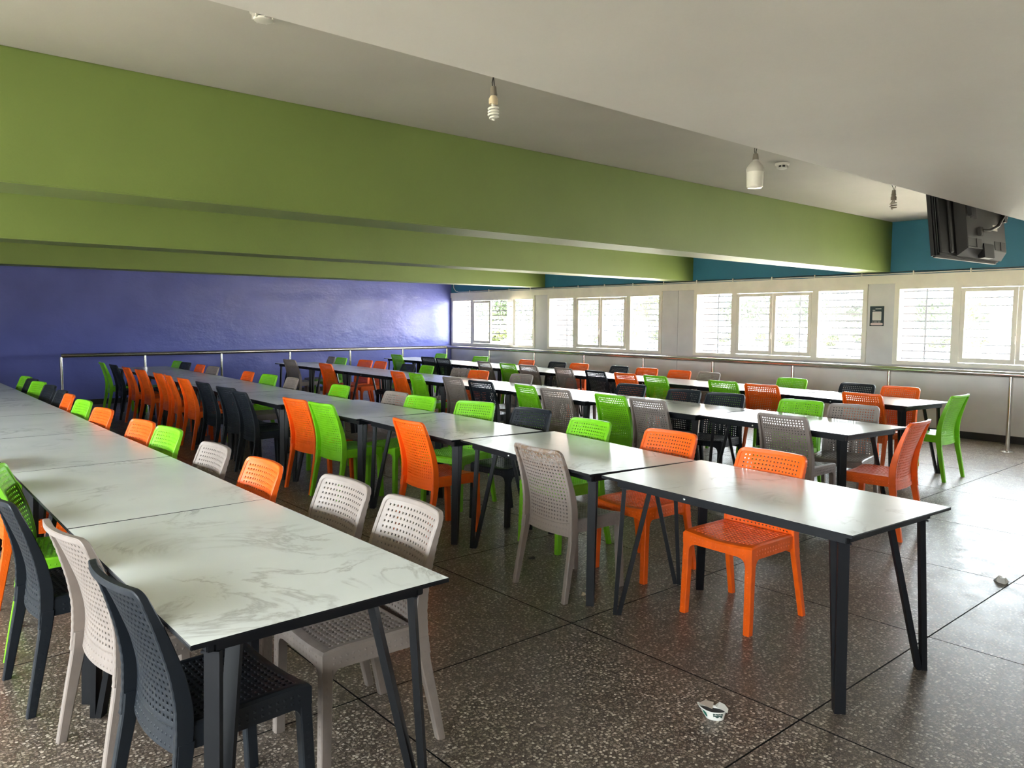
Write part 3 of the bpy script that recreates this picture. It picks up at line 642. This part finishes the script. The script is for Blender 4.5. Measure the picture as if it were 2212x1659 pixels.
b = MB(); b.tube([(.50, -.07, .29), (.62, -.05, .29), (.655, -.04, .27), (.66, -.03, .16), (.655, -.03, .07), (.61, -.04, .03), (.53, -.06, .06)], .009, 8); b.obj('aerial_cable', M['wire'], tv, 60)

# ------------------------------------------------------------------ poster between two windows
M['pdark'] = plain('poster_ink', (.012, .030, .034), .35); M['pwhite'] = plain('poster_white', (.62, .61, .56), .4); M['ppink'] = plain('poster_pale_pink', (.66, .52, .50), .4)
ps = thing('poster', 'small dark green poster with a pale square on the wall between two windows', 'poster', (WX - .001, 5.004, 1.628)); ps.rotation_euler = (R(-.4), 0, 0)
def plate(nm, y0, y1, z0, z1, d, m, r=0):
    b = MB(); n = 4; pts = []
    for cy_, cz_, a0 in ((y1 - r, z1 - r, 0), (y0 + r, z1 - r, 90), (y0 + r, z0 + r, 180), (y1 - r, z0 + r, 270)):
        for i in range(n + 1 if r else 1): a = R(a0 + 90 * i / n); pts.append((cy_ + r * math.cos(a), cz_ + r * math.sin(a)))
    N = len(pts); b.add([(-d, y, z) for y, z in pts] + [(-d + .0012, y, z) for y, z in pts], [tuple(range(N))] + [(i, N + i, N + (i + 1) % N, (i + 1) % N) for i in range(N)]); return b.obj(nm, m, ps)
plate('sheet', -.110, .110, -.152, .152, .0015, M['pwhite']); plate('printed_field', -.101, .101, -.142, .142, .0028, M['pdark'])
plate('pale_square', -.064, .064, -.062, .066, .0042, M['pwhite'], .012); plate('square_outline', -.047, .047, -.046, .050, .0054, M['ppink'], .004); plate('square_fill', -.045, .045, -.044, .048, .0066, M['pwhite'], .003)
plate('pale_label', -.087, .087, -.131, -.098, .0042, M['ppink'], .015)
for y0, y1, z in ((-.062, .022, .104), (.026, .062, .084)): plate('text_line', y0, y1, z - .004, z + .004, .0042, M['pwhite'])
for y0, y1 in ((.046, .060), (-.006, .038), (-.054, -.014)): plate('text_line', y0, y1, -.088, -.080, .0042, M['pwhite'])

# ------------------------------------------------------------------ litter on the floor
M['paper'] = plain('white_paper', (.78, .78, .74), .5); M['tubin'] = plain('tub_card', (.36, .30, .25), .6); M['tubgreen'] = plain('tub_green_print', (.015, .13, .09), .5); M['tubdark'] = plain('tub_dark_print', (.008, .05, .04), .5)
cup = thing('paper_cup', 'crushed white paper cup with green print lying open on the terrazzo floor', 'cup', (2.47, 1.665, 0)); cup.rotation_euler = (0, 0, R(-56))
def rim(k, n=28):
    a = 6.2832 * k / n; x = .047 * math.cos(a); y = .030 * math.sin(a); tip = max(0, -math.cos(a)) ** 3
    return Vector((x - .018 * tip, y, .036 + .016 * tip)), Vector((.033 * math.cos(a) + .004, .022 * math.sin(a) - .003, .001))
b = MB(); n = 28
for k in range(n):
    t0, b0 = rim(k); t1, b1 = rim(k + 1); i0, i1 = t0 * .95 + Vector((0, 0, .0005)), t1 * .95 + Vector((0, 0, .0005))
    for f in range(3):
        u0, u1 = f / 3, (f + 1) / 3; b.quad(b0.lerp(t0, u0), b1.lerp(t1, u0), b1.lerp(t1, u1), b0.lerp(t0, u1))
    b.quad(t0, t1, i1, i0)
b.add([rim(k)[1] for k in range(n)], [tuple(range(n))[::-1]]); b.obj('cup_wall', M['paper'], cup, 40, True)
b = MB(); b.add([rim(k)[0] * .94 - Vector((0, 0, .008)) for k in range(n)], [tuple(range(n))]); b.obj('cup_inside', M['vent'], cup)
b = MB(); b.add([(-.058, .006, .049), (-.006, -.010, .040), (-.002, .022, .052), (-.034, .024, .055), (-.058, .006, .0478), (-.006, -.010, .0388), (-.002, .022, .0508), (-.034, .024, .0538)], [(0, 1, 2, 3), (7, 6, 5, 4), (0, 4, 5, 1), (1, 5, 6, 2), (2, 6, 7, 3), (3, 7, 4, 0)]); b.obj('lid_flap', M['tubin'], cup)
b = MB(); cr = [(.002, .020, .040), (.010, -.006, .046), (.020, .018, .058), (.032, -.010, .040), (.040, .014, .052), (.054, .004, .040), (.050, -.012, .030)]
b.add(cr, [(0, 1, 2), (1, 3, 2), (2, 3, 4), (3, 5, 4), (3, 6, 5)]); b.obj('crumpled_film', M['ash'], cup)
def on_wall(ka, kb, u0, u1, m, nm, cuts=8, wavy=0):
    b = MB()
    for i in range(cuts):
        ks = ka + (kb - ka) * i / cuts, ka + (kb - ka) * (i + 1) / cuts; q = []
        for k, j in ((ks[0], i), (ks[1], i + 1)):
            t_, b_ = rim(k); o = Vector((math.cos(6.2832 * k / 28) * .0012, math.sin(6.2832 * k / 28) * .0012, 0)); dz = wavy * math.sin(j * 1.5)
            q.append((b_.lerp(t_, u0 + dz) + o, b_.lerp(t_, u1) + o))
        b.quad(q[0][0], q[1][0], q[1][1], q[0][1])
    b.obj(nm, m, cup)
on_wall(20.6, 24.6, .42, .86, M['tubdark'], 'dark_print', 8, .08)
for k in range(7): on_wall(20.9 + k * .5, 21.1 + k * .5, .60, .80 if k % 2 else .74, M['paper'], 'print_letter', 1)
b = MB(); cen = []
for i in range(14):
    a = 6.2832 * i / 14; t_, b_ = rim(17.4 + .75 * math.cos(a)); p = b_.lerp(t_, .55 + .30 * math.sin(a)); kk = 6.2832 * (17.4) / 28; cen.append(p + Vector((math.cos(kk) * .0016, math.sin(kk) * .0016, 0)))
b.add(cen, [tuple(range(14))]); b.obj('green_disc', M['tubgreen'], cup)
def scrap(nm, lb, cat, x, y, s, m, seed, h=.02):
    rn = random.Random(seed); b = MB(); N = 8; top = []; bot = []
    for k in range(N):
        a = 6.2832 * k / N; r = s * (.65 + .5 * rn.random()); bot.append((r * math.cos(a), r * math.sin(a), .0005 + (.25 * h if k % 3 == 0 else 0))); top.append((r * .55 * math.cos(a + .3), r * .55 * math.sin(a + .3), h * (.6 + .6 * rn.random())))
    b.add(bot + top + [(0, 0, h * .8)], [(k, (k + 1) % N, N + (k + 1) % N, N + k) for k in range(N)] + [(N + k, N + (k + 1) % N, 2 * N) for k in range(N)] + [tuple(range(N))[::-1]])
    o = b.obj(nm, m); o.location = (x, y, 0); tag(o, lb, cat)
scrap('crumpled_paper', 'crumpled grey scrap of paper on the shiny floor at the right edge', 'litter', 5.12, 1.49, .042, M['ash'], 3, .034)
M['peel'] = plain('dry_peel', (.50, .40, .26), .6)
scrap('bread_crumb', 'larger pale crumb on the floor under the soiled taupe chair', 'litter', 3.05, 2.93, .016, M['peel'], 5, .012)
scrap('bread_crumb', 'smaller pale crumb beside the black table leg', 'litter', 2.99, 2.84, .012, M['paper'], 6, .005)
scrap('dry_leaf', 'dark dry leaf on the floor between two chairs of the second row', 'leaf', 3.28, 3.61, .030, M['vent'], 8, .008)

# ------------------------------------------------------------------ outside the windows
M['ground'] = paint('sandy_ground', (.46, .42, .33), .9, .25, 0, .05); M['tealpost'] = plain('teal_fence_paint', (.02, .30, .26), .6)
M['trunk'] = plain('tree_bark', (.12, .09, .07), .9)
def leafmat(nm, a, c):
    m, t, bs = mat(nm); n = noise(t, pos(t), .9, 4); t.links.new(mixc(t, ramp(t, n.outputs[0], [(.35, 0), (.65, 1)]), a, c), bs.inputs['Base Color']); bs.inputs['Roughness'].default_value = .7; return m
M['leaf1'] = leafmat('tree_leaves', (.012, .026, .008), (.024, .045, .014)); M['leaf2'] = leafmat('grey_green_leaves', (.018, .026, .015), (.03, .04, .024)); M['leaf3'] = leafmat('yellow_green_leaves', (.03, .045, .009), (.045, .06, .012))
b = MB(); b.box(WX + TH, 420, -260, 330, -.42, -.30); b.box(-200, LX - TH, -260, 330, -.42, -.30); b.box(LX - TH, WX + TH, -260, FY - TH, -.42, -.30); tag(b.obj('ground', M['ground']), 'pale sandy ground outside the windows', kind='structure')
def crown(seed, n, rx, rz):
    rn = random.Random(seed); b = MB(); blobs = [(rn.uniform(-.6, .6) * rx, rn.uniform(-.6, .6) * rx, rn.uniform(-.5, .6) * rz, rn.uniform(.4, .62)) for _ in range(7)]
    for i in range(n):
        bx, by, bz, br = blobs[i % 7]; v = Vector((rn.gauss(0, 1), rn.gauss(0, 1), rn.gauss(0, 1))).normalized() * br * rn.uniform(.75, 1.05)
        p = Vector((bx + v.x * rx, by + v.y * rx, bz + v.z * rz)); s = rn.uniform(.16, .34); a = Vector((rn.gauss(0, 1), rn.gauss(0, 1), rn.gauss(0, 1))).normalized(); c = a.orthogonal().normalized()
        b.quad(p - a * s, p - c * s * .6, p + a * s, p + c * s * .6)
    return b
CR = [crown(s, 900, 2.6, 1.9).mesh('crown', M[m]) for s, m in ((1, 'leaf1'), (2, 'leaf2'), (3, 'leaf3'), (4, 'leaf1'))]
_tk = MB(); _tk.tube([(0, 0, 0), (.05, 0, 1.0), (0, .05, 2.2)], [.16, .12, .07], 7); _tk = _tk.mesh('trunk', M['trunk'])
rn = random.Random(11)
NTH = ['first', 'second', 'third', 'fourth', 'fifth', 'sixth', 'seventh', 'eighth', 'ninth', 'tenth', 'eleventh', 'twelfth', 'thirteenth', 'fourteenth', 'fifteenth', 'sixteenth', 'seventeenth', 'eighteenth', 'nineteenth', 'twentieth', 'twenty-first', 'twenty-second']
for k in range(22):
    brg = R(52.5 - 39 * (k + rn.uniform(.3, .6)) / 22); D = (94 if k % 2 else 126) + rn.uniform(-4, 4); sc = rn.uniform(.78, 1.0); ci = rn.randrange(4)
    t = thing('tree', 'leafy tree, %s from the left in the washed-out tree line beyond the windows' % NTH[k], 'tree', (D * math.cos(brg), D * math.sin(brg), -.30), rn.uniform(0, 6), 'trees beyond the windows'); t.scale = (sc, sc, sc * 1.15)
    link('trunk', _tk, t); link('crown', CR[ci], t, (0, 0, 2.7))
_hb = crown(9, 380, 1.2, .7).mesh('foliage', M['leaf3'])
for k in range(16):
    brg = R(51.5 - 37 * (k + rn.uniform(.35, .65)) / 16); D = rn.uniform(64, 80); s = rn.uniform(.6, .95)
    o = link('bush', _hb, None, (D * math.cos(brg), D * math.sin(brg), -.30 + .62 * s)); o.scale = (s, s, s); o.rotation_euler = (0, 0, rn.uniform(0, 6)); tag(o, 'yellow-green bush, %s from the left below the tree line beyond the windows' % NTH[k], 'bush', 'bushes beyond the windows')
fe = thing('metal_fence', 'teal metal fence seen through the window at the right edge', 'fence', (84, 29, -.30), R(108))
for k in range(19):
    b = MB(); x = -9 + k; b.box(x - .05, x + .05, -.05, .05, 0, 2.0); b.obj('post', M['tealpost'], fe)
for z in (.3, 1.1, 1.85):
    b = MB(); b.box(-9, 9, -.02, .02, z - .03, z + .03); b.obj('rail', M['tealpost'], fe)
jb = thing('junction_box', 'grey junction box with a wire on the outer sill of the third window', 'box', (WX + .19, 5.62, WZ0 + .0355))
b = MB(); b.box(-.035, .035, -.07, .07, 0, .075, 0, .006); b.obj('box_body', M['ash'], jb, 30)
b = MB(); b.tube([(0, .07, .03), (.0, .13, .01), (.01, .2, .006)], .005, 6); b.obj('wire', M['wire'], jb)
